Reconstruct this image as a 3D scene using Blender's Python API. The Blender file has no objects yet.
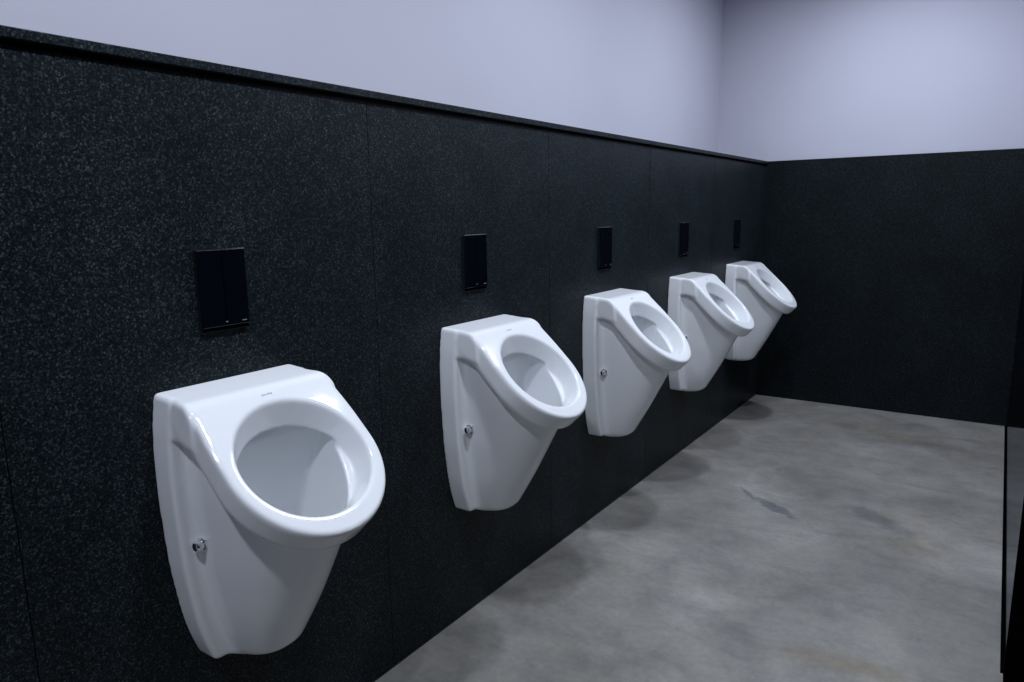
import bpy, math, random
import numpy as np
from mathutils import Vector, Matrix

S = bpy.context.scene
COL = S.collection
random.seed(4)

# ------------------------------------------------------------------ camera
CAM_X, CAM_H = 1.3847, 1.32
FPX = 714.2
YAW, PITCH, ROLL = 0.6023, 0.1784, -0.016
cy, sy = math.cos(YAW), math.sin(YAW); cp, sp = math.cos(PITCH), math.sin(PITCH)
cr, sr = math.cos(ROLL), math.sin(ROLL)
fw = Vector((-sy*cp, cy*cp, -sp)); rt = Vector((cy, sy, 0)); up = rt.cross(fw)
r2 = cr*rt + sr*up; u2 = -sr*rt + cr*up
cam_data = bpy.data.cameras.new('camera'); cam = bpy.data.objects.new('camera', cam_data)
COL.objects.link(cam); S.camera = cam
cam_data.sensor_width = 36.0; cam_data.sensor_fit = 'HORIZONTAL'
cam_data.lens = FPX/1024*36.0; cam_data.clip_start = 0.02
M = Matrix((r2, u2, -fw)).transposed().to_4x4(); M.translation = Vector((CAM_X, 0, CAM_H))
cam.matrix_world = M

# ------------------------------------------------------------------ view, world, lights
S.view_settings.view_transform = 'Standard'; S.view_settings.look = 'None'
S.view_settings.gamma = 1.0; S.view_settings.use_curve_mapping = False
S.view_settings.exposure = 0.0
w = bpy.data.worlds.new('world'); S.world = w; w.use_nodes = True
w.node_tree.nodes['Background'].inputs[0].default_value = (0.6, 0.68, 0.9, 1)
w.node_tree.nodes['Background'].inputs[1].default_value = 0.0

LAMP_X = 0.80; LAMP_YS = (4.1, 2.6, 1.1, -0.4); CEIL = 2.85
LAMP_W = 24.0
LAMP_COL = (0.80, 0.87, 1.0)

# room sizes
YB = 5.1023; YF = -1.3; ZT = 1.632; REC = 0.345; XR = 1.488
Y0 = 0.9222; SP = 0.8955
YC = [Y0+k*SP for k in range(5)]

# ------------------------------------------------------------------ materials
def mat(name):
    m = bpy.data.materials.new(name); m.use_nodes = True
    nt = m.node_tree; b = nt.nodes['Principled BSDF']
    return m, nt, b
def N(nt, t, **kw):
    n = nt.nodes.new(t)
    for k, v in kw.items(): setattr(n, k, v)
    return n
def ramp(nt, src, stops):
    r = N(nt, 'ShaderNodeValToRGB'); e = r.color_ramp.elements
    while len(e) < len(stops): e.new(0.5)
    for i, (p, c) in enumerate(stops):
        e[i].position = p; e[i].color = (*c, 1) if len(c) == 3 else c
    nt.links.new(src, r.inputs[0]); return r
def plain(name, col, rough=0.5, metal=0.0, coat=0.0, spec=0.5, bump=0):
    m, nt, b = mat(name)
    b.inputs['Base Color'].default_value = (*col, 1)
    b.inputs['Roughness'].default_value = rough; b.inputs['Metallic'].default_value = metal
    b.inputs['Coat Weight'].default_value = coat; b.inputs['Specular IOR Level'].default_value = spec
    tc = N(nt, 'ShaderNodeTexCoord')
    nz = N(nt, 'ShaderNodeTexNoise'); nz.inputs['Scale'].default_value = 40
    nt.links.new(tc.outputs['Object'], nz.inputs['Vector'])
    mr = N(nt, 'ShaderNodeMapRange'); nt.links.new(nz.outputs['Fac'], mr.inputs[0])
    mr.inputs[3].default_value = max(0, rough-0.02); mr.inputs[4].default_value = rough+0.02
    nt.links.new(mr.outputs[0], b.inputs['Roughness'])
    return m

def granite(name, GR):
    m, nt, b = mat(name)
    geo = N(nt, 'ShaderNodeNewGeometry')
    def speck(scale, stops, seed):
        mp = N(nt, 'ShaderNodeMapping'); mp.inputs['Location'].default_value = (seed, seed*1.7, seed*0.3)
        nt.links.new(geo.outputs['Position'], mp.inputs[0])
        v = N(nt, 'ShaderNodeTexVoronoi'); v.inputs['Scale'].default_value = scale
        nt.links.new(mp.outputs[0], v.inputs['Vector'])
        sep = N(nt, 'ShaderNodeSeparateColor'); nt.links.new(v.outputs['Color'], sep.inputs[0])
        return ramp(nt, sep.outputs[0], stops)
    a = speck(480, [(0.0, (0.010, 0.017, 0.021)), (0.55, (0.018, 0.030, 0.038)), (0.85, (0.042, 0.064, 0.076)), (0.97, (0.10, 0.135, 0.15))], 0.0)
    c = speck(330, [(0.0, (0, 0, 0)), (0.78, (0.008, 0.012, 0.016)), (0.93, (0.085, 0.115, 0.13)), (1.0, (0.19, 0.22, 0.22))], 3.1)
    mx = N(nt, 'ShaderNodeMix', data_type='RGBA', blend_type='ADD'); mx.inputs[0].default_value = 1.0
    nt.links.new(a.outputs[0], mx.inputs[6]); nt.links.new(c.outputs[0], mx.inputs[7])
    nz = N(nt, 'ShaderNodeTexNoise'); nz.inputs['Scale'].default_value = 5; nz.inputs['Detail'].default_value = 3
    nt.links.new(geo.outputs['Position'], nz.inputs['Vector'])
    mr = N(nt, 'ShaderNodeMapRange'); nt.links.new(nz.outputs['Fac'], mr.inputs[0])
    mr.inputs[1].default_value = .3; mr.inputs[2].default_value = .7
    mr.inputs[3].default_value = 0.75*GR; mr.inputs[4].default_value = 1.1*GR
    sc = N(nt, 'ShaderNodeVectorMath', operation='SCALE')
    nt.links.new(mx.outputs[2], sc.inputs[0]); nt.links.new(mr.outputs[0], sc.inputs[3])
    nt.links.new(sc.outputs[0], b.inputs['Base Color'])
    b.inputs['Roughness'].default_value = 0.42
    b.inputs['Specular IOR Level'].default_value = 0.12
    return m

def concrete():
    m, nt, b = mat('polished_grey_concrete')
    geo = N(nt, 'ShaderNodeNewGeometry')
    def noise(scale, det, rough=0.5, dist=0.0, loc=(0, 0, 0), stretch=(1, 1, 1)):
        mp = N(nt, 'ShaderNodeMapping'); mp.inputs['Location'].default_value = loc
        mp.inputs['Scale'].default_value = stretch
        nt.links.new(geo.outputs['Position'], mp.inputs[0])
        n = N(nt, 'ShaderNodeTexNoise'); n.inputs['Scale'].default_value = scale; n.inputs['Detail'].default_value = det
        n.inputs['Roughness'].default_value = rough; n.inputs['Distortion'].default_value = dist
        nt.links.new(mp.outputs[0], n.inputs['Vector']); return n.outputs['Fac']
    def mix(bt, fac, A, B):
        x = N(nt, 'ShaderNodeMix', data_type='RGBA', blend_type=bt)
        if isinstance(fac, float): x.inputs[0].default_value = fac
        else: nt.links.new(fac, x.inputs[0])
        for s, v in ((6, A), (7, B)):
            if isinstance(v, tuple): x.inputs[s].default_value = (*v, 1)
            else: nt.links.new(v, x.inputs[s])
        return x.outputs[2]
    base = ramp(nt, noise(1.6, 5, .55, .6, (3, 1, 0)), [(0.28, (0.185, 0.179, 0.164)), (0.5, (0.248, 0.239, 0.218)), (0.72, (0.335, 0.324, 0.298))]).outputs[0]
    cloudy = ramp(nt, noise(5.5, 8, .62, .9), [(0.3, (0.80, 0.81, 0.82)), (0.55, (1, 1, 1)), (0.78, (1.08, 1.08, 1.07))]).outputs[0]
    col = mix('MULTIPLY', 1.0, base, cloudy)
    streak = ramp(nt, noise(8, 9, .7, .8, (1, 2, 5), (.55, 1, 1)), [(0.35, (0.80, 0.81, 0.83)), (0.5, (.97, .97, .97)), (0.62, (1.08, 1.07, 1.06))]).outputs[0]
    col = mix('MULTIPLY', 0.7, col, streak)
    fine = ramp(nt, noise(45, 7, .75), [(0.3, (0.80, 0.80, 0.80)), (0.62, (1.07, 1.07, 1.07))]).outputs[0]
    col = mix('MULTIPLY', 0.8, col, fine)
    rusty = ramp(nt, noise(3.0, 6, .65, 1.5, (7, 3, 0)), [(0.57, (0, 0, 0)), (0.72, (0.5, 0.5, 0.5))]).outputs[0]
    col = mix('MULTIPLY', rusty, col, (0.86, 0.76, 0.60))
    # worn blotches where the photograph shows them: centre, radii, angle, tint, strength
    sepn = N(nt, 'ShaderNodeSeparateXYZ'); nt.links.new(geo.outputs['Position'], sepn.inputs[0])
    def math2(op, a, b_=None):
        k = N(nt, 'ShaderNodeMath', operation=op)
        for i, v in enumerate((a, b_)):
            if v is None: continue
            if isinstance(v, (int, float)): k.inputs[i].default_value = v
            else: nt.links.new(v, k.inputs[i])
        return k.outputs[0]
    wob = math2('MULTIPLY', math2('SUBTRACT', noise(14, 5, .65), 0.5), 1.8)
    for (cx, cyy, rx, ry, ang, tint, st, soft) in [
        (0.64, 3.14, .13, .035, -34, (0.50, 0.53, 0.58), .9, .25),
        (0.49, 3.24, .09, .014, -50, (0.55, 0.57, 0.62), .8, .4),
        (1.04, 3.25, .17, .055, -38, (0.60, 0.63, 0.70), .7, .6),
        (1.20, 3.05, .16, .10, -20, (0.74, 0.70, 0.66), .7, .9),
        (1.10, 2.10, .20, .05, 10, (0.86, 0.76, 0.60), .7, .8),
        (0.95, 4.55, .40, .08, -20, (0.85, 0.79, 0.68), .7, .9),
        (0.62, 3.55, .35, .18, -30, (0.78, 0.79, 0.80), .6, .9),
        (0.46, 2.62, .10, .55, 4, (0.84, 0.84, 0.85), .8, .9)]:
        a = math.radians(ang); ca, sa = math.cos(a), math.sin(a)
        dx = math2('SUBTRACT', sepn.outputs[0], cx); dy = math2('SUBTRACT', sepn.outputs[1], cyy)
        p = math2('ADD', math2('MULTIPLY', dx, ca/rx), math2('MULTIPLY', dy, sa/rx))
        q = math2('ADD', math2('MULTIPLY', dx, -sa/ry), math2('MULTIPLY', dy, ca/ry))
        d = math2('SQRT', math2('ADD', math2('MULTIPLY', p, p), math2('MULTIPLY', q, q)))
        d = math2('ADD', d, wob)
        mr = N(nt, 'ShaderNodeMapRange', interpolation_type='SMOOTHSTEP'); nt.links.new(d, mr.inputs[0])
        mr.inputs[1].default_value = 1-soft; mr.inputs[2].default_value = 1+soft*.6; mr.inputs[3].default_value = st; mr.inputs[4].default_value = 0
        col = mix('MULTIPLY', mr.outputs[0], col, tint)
    nt.links.new(col, b.inputs['Base Color'])
    rr = N(nt, 'ShaderNodeMapRange'); nt.links.new(noise(9, 5), rr.inputs[0])
    rr.inputs[3].default_value = .34; rr.inputs[4].default_value = .56
    nt.links.new(rr.outputs[0], b.inputs['Roughness'])
    b.inputs['Specular IOR Level'].default_value = 0.35
    bp = N(nt, 'ShaderNodeBump'); bp.inputs['Strength'].default_value = .05; bp.inputs['Distance'].default_value = .004
    nt.links.new(noise(60, 5, .6), bp.inputs['Height']); nt.links.new(bp.outputs[0], b.inputs['Normal'])
    return m

def plaster():
    m, nt, b = mat('white_painted_plaster')
    geo = N(nt, 'ShaderNodeNewGeometry')
    n = N(nt, 'ShaderNodeTexNoise'); n.inputs['Scale'].default_value = 160; n.inputs['Detail'].default_value = 4
    nt.links.new(geo.outputs['Position'], n.inputs['Vector'])
    n2 = N(nt, 'ShaderNodeTexNoise'); n2.inputs['Scale'].default_value = 2.2
    nt.links.new(geo.outputs['Position'], n2.inputs['Vector'])
    r = ramp(nt, n2.outputs['Fac'], [(0.3, (0.51, 0.51, 0.58)), (0.7, (0.53, 0.53, 0.605))])
    nt.links.new(r.outputs[0], b.inputs['Base Color'])
    b.inputs['Roughness'].default_value = .85; b.inputs['Specular IOR Level'].default_value = .2
    bp = N(nt, 'ShaderNodeBump'); bp.inputs['Strength'].default_value = .08; bp.inputs['Distance'].default_value = .002
    nt.links.new(n.outputs['Fac'], bp.inputs['Height']); nt.links.new(bp.outputs[0], b.inputs['Normal'])
    return m

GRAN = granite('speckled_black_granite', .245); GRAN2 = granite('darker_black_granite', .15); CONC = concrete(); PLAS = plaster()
CERAM = plain('white_glazed_porcelain', (0.84, 0.86, 0.88), .05, spec=.5)
CHROME = plain('polished_chrome', (.82, .84, .86), .09, 1.0)
BGLASS = plain('black_gloss_glass', (.002, .003, .006), .06, spec=.35)
BPLAST = plain('matte_black_plastic', (.006, .007, .009), .45, spec=.3)
LOGO = plain('grey_print', (.30, .33, .40), .4)
SILVER = plain('silver_print', (.45, .47, .5), .35, .6)
LEDM = plain('sensor_window', (.55, .60, .66), .12, .5)
SEAL = plain('black_silicone', (.004, .004, .005), .5)
PANEL = plain('polished_black_panel', (.010, .012, .016), .06, spec=.25)
PANEL.node_tree.nodes.remove(PANEL.node_tree.nodes['Principled BSDF'])
_g = N(PANEL.node_tree, 'ShaderNodeBsdfGlossy'); _g.inputs['Color'].default_value = (.42, .44, .47, 1); _g.inputs['Roughness'].default_value = .05
PANEL.node_tree.links.new(_g.outputs[0], PANEL.node_tree.nodes['Material Output'].inputs[0])
MATT = plain('dull_black_panel', (.0012, .0013, .0018), .9, spec=.0)
TRIMW = plain('white_lamp_ring', (.8, .8, .8), .4)
m_, nt_, b_ = mat('lamp_lens'); b_.inputs['Emission Color'].default_value = (*LAMP_COL, 1); b_.inputs['Emission Strength'].default_value = 8
LENS = m_

# ------------------------------------------------------------------ mesh helpers
def link(name, me, m, parent=None):
    o = bpy.data.objects.new(name, me); COL.objects.link(o)
    if m: me.materials.append(m)
    if parent: o.parent = parent
    return o
def box_mesh(name, lo, hi, bevel=0.0, seg=2):
    import bmesh
    bm = bmesh.new(); bmesh.ops.create_cube(bm, size=1)
    for v in bm.verts:
        v.co = Vector([lo[i] if v.co[i] < 0 else hi[i] for i in range(3)])
    if bevel: bmesh.ops.bevel(bm, geom=bm.edges[:], offset=bevel, segments=seg, affect='EDGES', profile=.5)
    me = bpy.data.meshes.new(name); bm.to_mesh(me); bm.free(); return me
def box(name, lo, hi, m, parent=None, bevel=0.0, kind=None):
    o = link(name, box_mesh(name, lo, hi, bevel), m, parent)
    if kind: o['kind'] = kind
    return o
def lathe_mesh(name, prof, axis='Z', n=32, sides=None):
    # prof: (radius, height) pairs; closed at both ends with caps
    n = sides or n
    vs = []; fs = []
    for r, h in prof:
        for i in range(n):
            a = 2*math.pi*i/n; x, y = r*math.cos(a), r*math.sin(a)
            vs.append({'Z': (x, y, h), 'Y': (x, h, y), 'X': (h, x, y)}[axis])
    for j in range(len(prof)-1):
        for i in range(n):
            fs.append((j*n+i, j*n+(i+1) % n, (j+1)*n+(i+1) % n, (j+1)*n+i))
    fs.append(tuple(range(n))); fs.append(tuple(range((len(prof)-1)*n, len(prof)*n)))
    me = bpy.data.meshes.new(name); me.from_pydata(vs, [], fs)
    import bmesh
    bm = bmesh.new(); bm.from_mesh(me); bmesh.ops.recalc_face_normals(bm, faces=bm.faces[:]); bm.to_mesh(me); bm.free()
    return me
def smooth(me, ang=35):
    me.shade_smooth(); me.set_sharp_from_angle(angle=math.radians(ang))

# ------------------------------------------------------------------ the room
box('floor', (-REC-.1, YF-.1, -.1), (XR+.1, YB+.1, 0), CONC, kind='structure')
box('ceiling', (-REC-.1, YF-.1, CEIL), (XR+.1, YB+.1, CEIL+.1), PLAS, kind='structure')
box('wall_left_upper', (-REC-.1, YF-.1, 0), (-REC, YB+.1, CEIL), PLAS, kind='structure')
bk = box('wall_back', (-REC, YB+.02, 0), (XR+.1, YB+.12, CEIL), PLAS, kind='structure')
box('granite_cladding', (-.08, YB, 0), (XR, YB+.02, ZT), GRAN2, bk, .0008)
box('wall_front', (-REC, YF-.1, 0), (XR+.1, YF, CEIL), PLAS, kind='structure')
wl = box('wall_left', (-REC, YF, 0), (-.022, YB, ZT-.018), SEAL, kind='structure')
edges = [YF] + [Y0+(k-.5)*SP for k in range(-1, 6)]
edges = [e for e in edges if e < YB-.05] + [YB]
for a, b in zip(edges[:-1], edges[1:]):
    box('cladding_panel', (-.022, a+.0009, .003), (0, b-.0009, ZT-.029), GRAN, wl, .0008)
t1 = box('trim_1', (-REC, YF, ZT-.018), (.012, YB, ZT), GRAN, bevel=.0015, kind='structure')
# right-hand side: dull black wall near, polished panel further in
EDGE_Y = 2.30
wr = box('wall_right', (XR, YF, 0), (XR+.1, EDGE_Y, CEIL), MATT, kind='structure')
wr2 = box('wall_right_upper', (XR+.0, EDGE_Y, ZT), (XR+.1, YB+.02, CEIL), PLAS, kind='structure')
box('polished_panel', (XR, EDGE_Y, .009), (XR+.1, YB, ZT), PANEL, wr, .0008)
box('trim_2', (XR-.007, EDGE_Y, 0), (XR+.1, YB, .004), MATT, kind='structure')
box('trim_3', (0, -.022+.023+YF, 0), (0.0015, YB, .003), SEAL, kind='structure')

# ------------------------------------------------------------------ ceiling lamps
for k, y in enumerate(LAMP_YS):
    e = bpy.data.objects.new('ceiling_downlight', None); COL.objects.link(e); e.location = (LAMP_X, y, CEIL-.012)
    e['label'] = 'round recessed ceiling downlight, ' + ['the one nearest the back wall', 'second from the back wall', 'third from the back wall', 'the one farthest from the back wall'][k]
    e['category'] = 'ceiling light'; e['group'] = 'downlights in a row along the ceiling'
    me = lathe_mesh('ring', [(.055, .012), (.075, .012), (.078, .008), (.076, .001), (.070, 0), (.058, .002), (.052, .010)])
    smooth(me); link('ring', me, TRIMW, e)
    me = lathe_mesh('lens', [(.054, .0118), (.054, .006), (.030, .004)]); link('lens', me, LENS, e)
    ld = bpy.data.lights.new('downlight_light', 'AREA'); ld.shape = 'DISK'; ld.size = .14
    ld.energy = LAMP_W; ld.color = LAMP_COL; ld.spread = math.radians(172)
    lo = bpy.data.objects.new('lamp_light', ld); COL.objects.link(lo); lo.parent = e; lo.location = (0, 0, -.003)

# ------------------------------------------------------------------ urinal (a smooth solid sampled on a grid)
ZB = .367
def smin(a, b, k):
    h = np.clip(.5+.5*(b-a)/k, 0, 1); return b+(a-b)*h-k*h*(1-h)
def smax(a, b, k): return -smin(-a, -b, k)
P0 = (.118, .974); TH = math.radians(43.8); ct, st = math.cos(TH), math.sin(TH)
RL, RW, RT = .367, .180, .068
WBZ = [.30, .385, .44, .50, .61, .76, .84, .92, .97, 1.1]
WBW = [.092, .127, .147, .160, .175, .183, .183, .179, .170, .158]
DZ = [.30, .38, .50, .65, .80, 1.1]
DD = [.105, .142, .212, .290, .365, .50]
_zz = np.linspace(.2, 1.2, 2001)
def smooth_table(zs, vs):
    t = np.interp(_zz, zs, vs); k = np.exp(-.5*(np.arange(-150, 151)/45.)**2); k /= k.sum()
    return np.convolve(np.pad(t, 150, mode='edge'), k, 'valid')
def sbox2(px, py, hx, hy, r):
    qx = np.abs(px)-hx+r; qy = np.abs(py)-hy+r
    return np.minimum(np.maximum(qx, qy), 0)+np.hypot(np.maximum(qx, 0), np.maximum(qy, 0))-r
def lateral(y, x, b, D, p):
    s = (np.abs(y)/b)**p+(np.maximum(x, 0)/D)**p
    return (s**(1/p)-1)*np.minimum(b, D)
def ell(u, y, a, b):
    k1 = np.hypot(u/a, y/b); k2 = np.hypot(u/(a*a), y/(b*b))+1e-9
    return k1*(k1-1)/k2
WBT = smooth_table(WBZ, WBW); DDT = smooth_table(DZ, DD)
def solid(x, y, z):
    ay = np.abs(y)
    u = (x-P0[0])*ct-(z-P0[1])*st; v = (x-P0[0])*st+(z-P0[1])*ct
    wb = np.interp(z, _zz, WBT)
    D = np.interp(z, _zz, DDT)
    # back flange
    fl = smax(smax(ay-wb, x-.064, .012), smax(.385-z, z-1.05, .008), .010)
    # tapered body under the rim
    bw = wb-.030-np.clip((.95-z)*.02, 0, .02)
    body = lateral(y, x-.02, bw, D-.02, 2.35)
    body = smax(body, ZB-z, .030)
    body = smax(body, v+.03, .004)
    a = smin(fl, body, .022)
    # rim slab: straight sides, round front
    uc = RL-.185
    front = ell(np.maximum(u-uc, 0), y*RW/(RW-.013*np.clip(1-u/.14, 0, 1)**2), .185, RW)
    rim2 = front
    rim = smax(rim2, -(v+RT), .020)
    rim = smax(rim, -u-.02, .004)
    # block joining the rim to the wall
    hw = RW+(wb-.004-RW)*np.clip((.15-x)/.09, 0, 1)
    blk = smax(ay-hw, .890-z, .012); blk = smax(blk, x-.14, .004)
    up_ = smin(rim, blk, .016)
    a = smin(a, up_, .006)
    # top surfaces: deck and tilted rim face
    deck = z-(.981-x*.07)
    top = smax(deck, v, .012)
    a = smax(a, top, .012)
    a = smax(a, -x, .002)
    # opening and bowl
    d = np.clip(-v, -.02, .09)
    hole = ell(u-(.182+.25*d), y, .140-.50*d, .150-.30*d)
    hole = smax(hole, -(v+.058), .003)
    cav = lateral(y, x-.02, bw-.012, D-.020-.018, 2.3)
    cav = smax(cav, .440-z, .06)
    cav = smax(cav, (.022+np.clip((z-.50)*.28, 0, .10))-x, .03)
    cav = smax(cav, v+.052, .003)
    a = smax(a, -hole, .006)
    a = smax(a, -cav, .004)
    return a

def surface_nets(f, lo, hi, h):
    ns = [int(math.ceil((hi[i]-lo[i])/h))+1 for i in range(3)]
    ax = [lo[i]+h*np.arange(ns[i]) for i in range(3)]
    F = np.empty(ns, np.float32)
    for i in range(ns[0]):
        F[i] = f(np.full((ns[1], ns[2]), ax[0][i]), ax[1][:, None]+0*ax[2][None], ax[2][None]+0*ax[1][:, None])
    I = F < 0
    cs = [n-1 for n in ns]
    cnt = np.zeros(cs, np.int32); acc = [np.zeros(cs, np.float32) for _ in range(3)]
    crossings = []
    for d in range(3):
        sl0 = [slice(None)]*3; sl1 = [slice(None)]*3; sl0[d] = slice(0, -1); sl1[d] = slice(1, None)
        A, B = F[tuple(sl0)], F[tuple(sl1)]; X = (A < 0) != (B < 0)
        T = np.where(X, A/np.where(X, A-B, 1), 0)
        crossings.append((X, I[tuple(sl0)]))
        o = [k for k in range(3) if k != d]
        for da in (0, 1):
            for db in (0, 1):
                s = [None]*3; s[d] = slice(None)
                s[o[0]] = slice(da, da+cs[o[0]]); s[o[1]] = slice(db, db+cs[o[1]])
                Xs, Ts = X[tuple(s)], T[tuple(s)]
                cnt += Xs
                acc[d] += Ts*Xs; acc[o[0]] += da*Xs; acc[o[1]] += db*Xs
    act = cnt > 0; idx = -np.ones(cs, np.int64); idx[act] = np.arange(act.sum())
    g = np.nonzero(act); c = cnt[act]
    V = np.stack([lo[k]+h*(g[k]+acc[k][act]/c) for k in range(3)], 1)
    Q = []
    for d in range(3):
        X, ins = crossings[d]; o = [k for k in range(3) if k != d]
        e = np.nonzero(X)
        ok = (e[o[0]] > 0) & (e[o[1]] > 0) & (e[o[0]] < cs[o[0]]) & (e[o[1]] < cs[o[1]])
        e = [q[ok] for q in e]; inn = ins[tuple(e)]
        def at(a, b):
            q = [None]*3; q[d] = e[d]; q[o[0]] = e[o[0]]-a; q[o[1]] = e[o[1]]-b
            return idx[tuple(q)]
        quad = np.stack([at(1, 1), at(0, 1), at(0, 0), at(1, 0)], 1)
        flip = inn if d != 1 else ~inn
        quad[~flip] = quad[~flip][:, ::-1]
        Q.append(quad)
    return V, np.concatenate(Q)

V, Q = surface_nets(solid, (-.006, -.200, .355), (.425, .200, 1.0), .0032)
# relax the samples a little so the glaze is even, then pull back to the surface
def relax(V, Q, it):
    E_ = np.concatenate([Q[:, [0, 1]], Q[:, [1, 2]], Q[:, [2, 3]], Q[:, [3, 0]]])
    for _ in range(it):
        s = np.zeros_like(V); n = np.zeros(len(V))
        for a, b in ((0, 1), (1, 0)):
            for k in range(3): s[:, k] += np.bincount(E_[:, a], V[E_[:, b], k], len(V))
            n += np.bincount(E_[:, a], minlength=len(V))
        V = V*.4+.6*s/np.maximum(n, 1)[:, None]
    return V
V = relax(V, Q, 3)
V[:, 0] = np.maximum(V[:, 0], .0005)
V[:, 2] -= ZB
bowl_me = bpy.data.meshes.new('bowl')
bowl_me.from_pydata(V.tolist(), [], Q.tolist()); bowl_me.update(); bowl_me.shade_smooth()
bowl_me.materials.append(CERAM)

def urinal_proto():
    e = bpy.data.objects.new('urinal', None); COL.objects.link(e)
    link('bowl', bowl_me, None, e)
    # fixing cap on the near flank
    zc = .668-ZB; xc = .080; yc = FIXY
    me = lathe_mesh('fixing_cap', [(.0135, .004), (.0135, -.002), (.0105, -.003), (.0105, -.015), (.0088, -.019), (.0045, -.021)], 'Y', 24)
    smooth(me); c = link('fixing_cap', me, CHROME, e); c.location = (xc, yc, zc)
    c.rotation_euler = (0, 0, math.radians(8)); c['label'] = 'small chrome fixing cap'
    me = box_mesh('bracket', (-.009, -.0035, .006), (.013, .004, .012), .001)
    b = link('bracket', me, CHROME, c)
    # tiny printed mark on the rim, above the opening
    vs = []; fs = []
    def strip(pts, wd):
        for (a, b) in zip(pts[:-1], pts[1:]):
            dx, dy = b[0]-a[0], b[1]-a[1]; L = math.hypot(dx, dy); nx, ny = -dy/L*wd/2, dx/L*wd/2
            i = len(vs)
            for (px, py) in ((a[0]+nx, a[1]+ny), (b[0]+nx, b[1]+ny), (b[0]-nx, b[1]-ny), (a[0]-nx, a[1]-ny)):
                for h in (.0001, .0006):
                    u_ = .022-py; yy = px - .0
                    vs.append((P0[0]+u_*ct+h*st, yy, P0[1]-u_*st+h*ct-ZB))
            fs.extend([(i+1, i+3, i+5, i+7), (i, i+2, i+3, i+1), (i+2, i+4, i+5, i+3), (i+4, i+6, i+7, i+5), (i+6, i, i+1, i+7)])
    s = .0011
    strip([(-.012, .002), (-.0105, -.002), (-.009, .002)], s); strip([(-.0065, .002), (-.0065, -.002)], s)
    strip([(-.004, .0002), (-.001, .0002)], s*1.5)
    strip([(.001, -.001), (.004, .003), (.007, -.001)], s*1.5); strip([(.009, .002), (.0105, -.002), (.012, .002)], s)
    me = bpy.data.meshes.new('printed_mark'); me.from_pydata(vs, [], fs)
    pm = link('printed_mark', me, LOGO, e); pm['label'] = 'tiny grey maker mark on the rim'
    return e
# flank position of the cap, found on the sampled surface
near = V[(np.abs(V[:, 0]-.080) < .006) & (np.abs(V[:, 2]-(.668-ZB)) < .006) & (V[:, 1] < 0)]
FIXY = float(near[:, 1].min())
def copy_tree(o, parent=None):
    c = o.copy(); COL.objects.link(c)
    if parent: c.parent = parent
    for ch in list(o.children): copy_tree(ch, c)
    return c
UL = ['',
      'white porcelain wall urinal second from the camera, under the second flush plate',
      'white porcelain wall urinal in the middle of the five',
      'white porcelain wall urinal between the middle one and the one by the back wall',
      'white porcelain wall urinal farthest away, next to the black back wall']
UL[0] = 'white porcelain wall urinal nearest the camera, the largest in view, at the far left'
proto = urinal_proto()
DZ_ = [-.007, 0, .003, .006, .009]
for k in range(5):
    o = proto if k == 0 else copy_tree(proto)
    o.location = (.0, YC[k]-.014, ZB+DZ_[k])
    o['label'] = UL[k]; o['category'] = 'urinal'; o['group'] = 'row of urinals on the black granite wall'

# ------------------------------------------------------------------ flush plates
PW, PH0, PH1 = .116, 1.078, 1.253
def plate_proto():
    e = bpy.data.objects.new('flush_plate', None); COL.objects.link(e)
    h = PH1-PH0
    box('frame', (0.0003, -PW/2, 0), (.005, PW/2, h), BPLAST, e, .001)
    box('cover', (.005, -PW/2+.0015, .010), (.0105, PW/2-.0015, h-.001), BGLASS, e, .0012)
    box('sensor_strip', (.0104, -.0016, .020), (.0108, .0016, h-.014), MATT, e)
    box('sensor_light', (.0104, -.0022, .018), (.0110, .0022, .0200), LEDM, e)
    box('lower_lip', (.005, -PW/2+.0015, .001), (.0075, PW/2-.0015, .0085), MATT, e, .0008)
    box('printed_mark', (.0104, PW/2-.020, .0165), (.0108, PW/2-.009, .0185), SILVER, e)
    box('edge_trim', (.0045, -PW/2+.001, h-.0022), (.0108, PW/2-.001, h), CHROME, e, .0005)
    return e
PL = ['glossy black flush plate above the urinal nearest the camera, bright line on its top edge',
      'black flush plate above the second urinal from the camera',
      'black flush plate above the middle urinal of the five',
      'narrow-looking black flush plate above the fourth urinal from the camera',
      'faint black flush plate beside the back corner, above the farthest urinal']
pp = plate_proto()
for k in range(5):
    o = pp if k == 0 else copy_tree(pp)
    o.location = (0, YC[k]-.010, PH0)
    o['label'] = PL[k]; o['category'] = 'flush plate'; o['group'] = 'flush plates above the urinals'
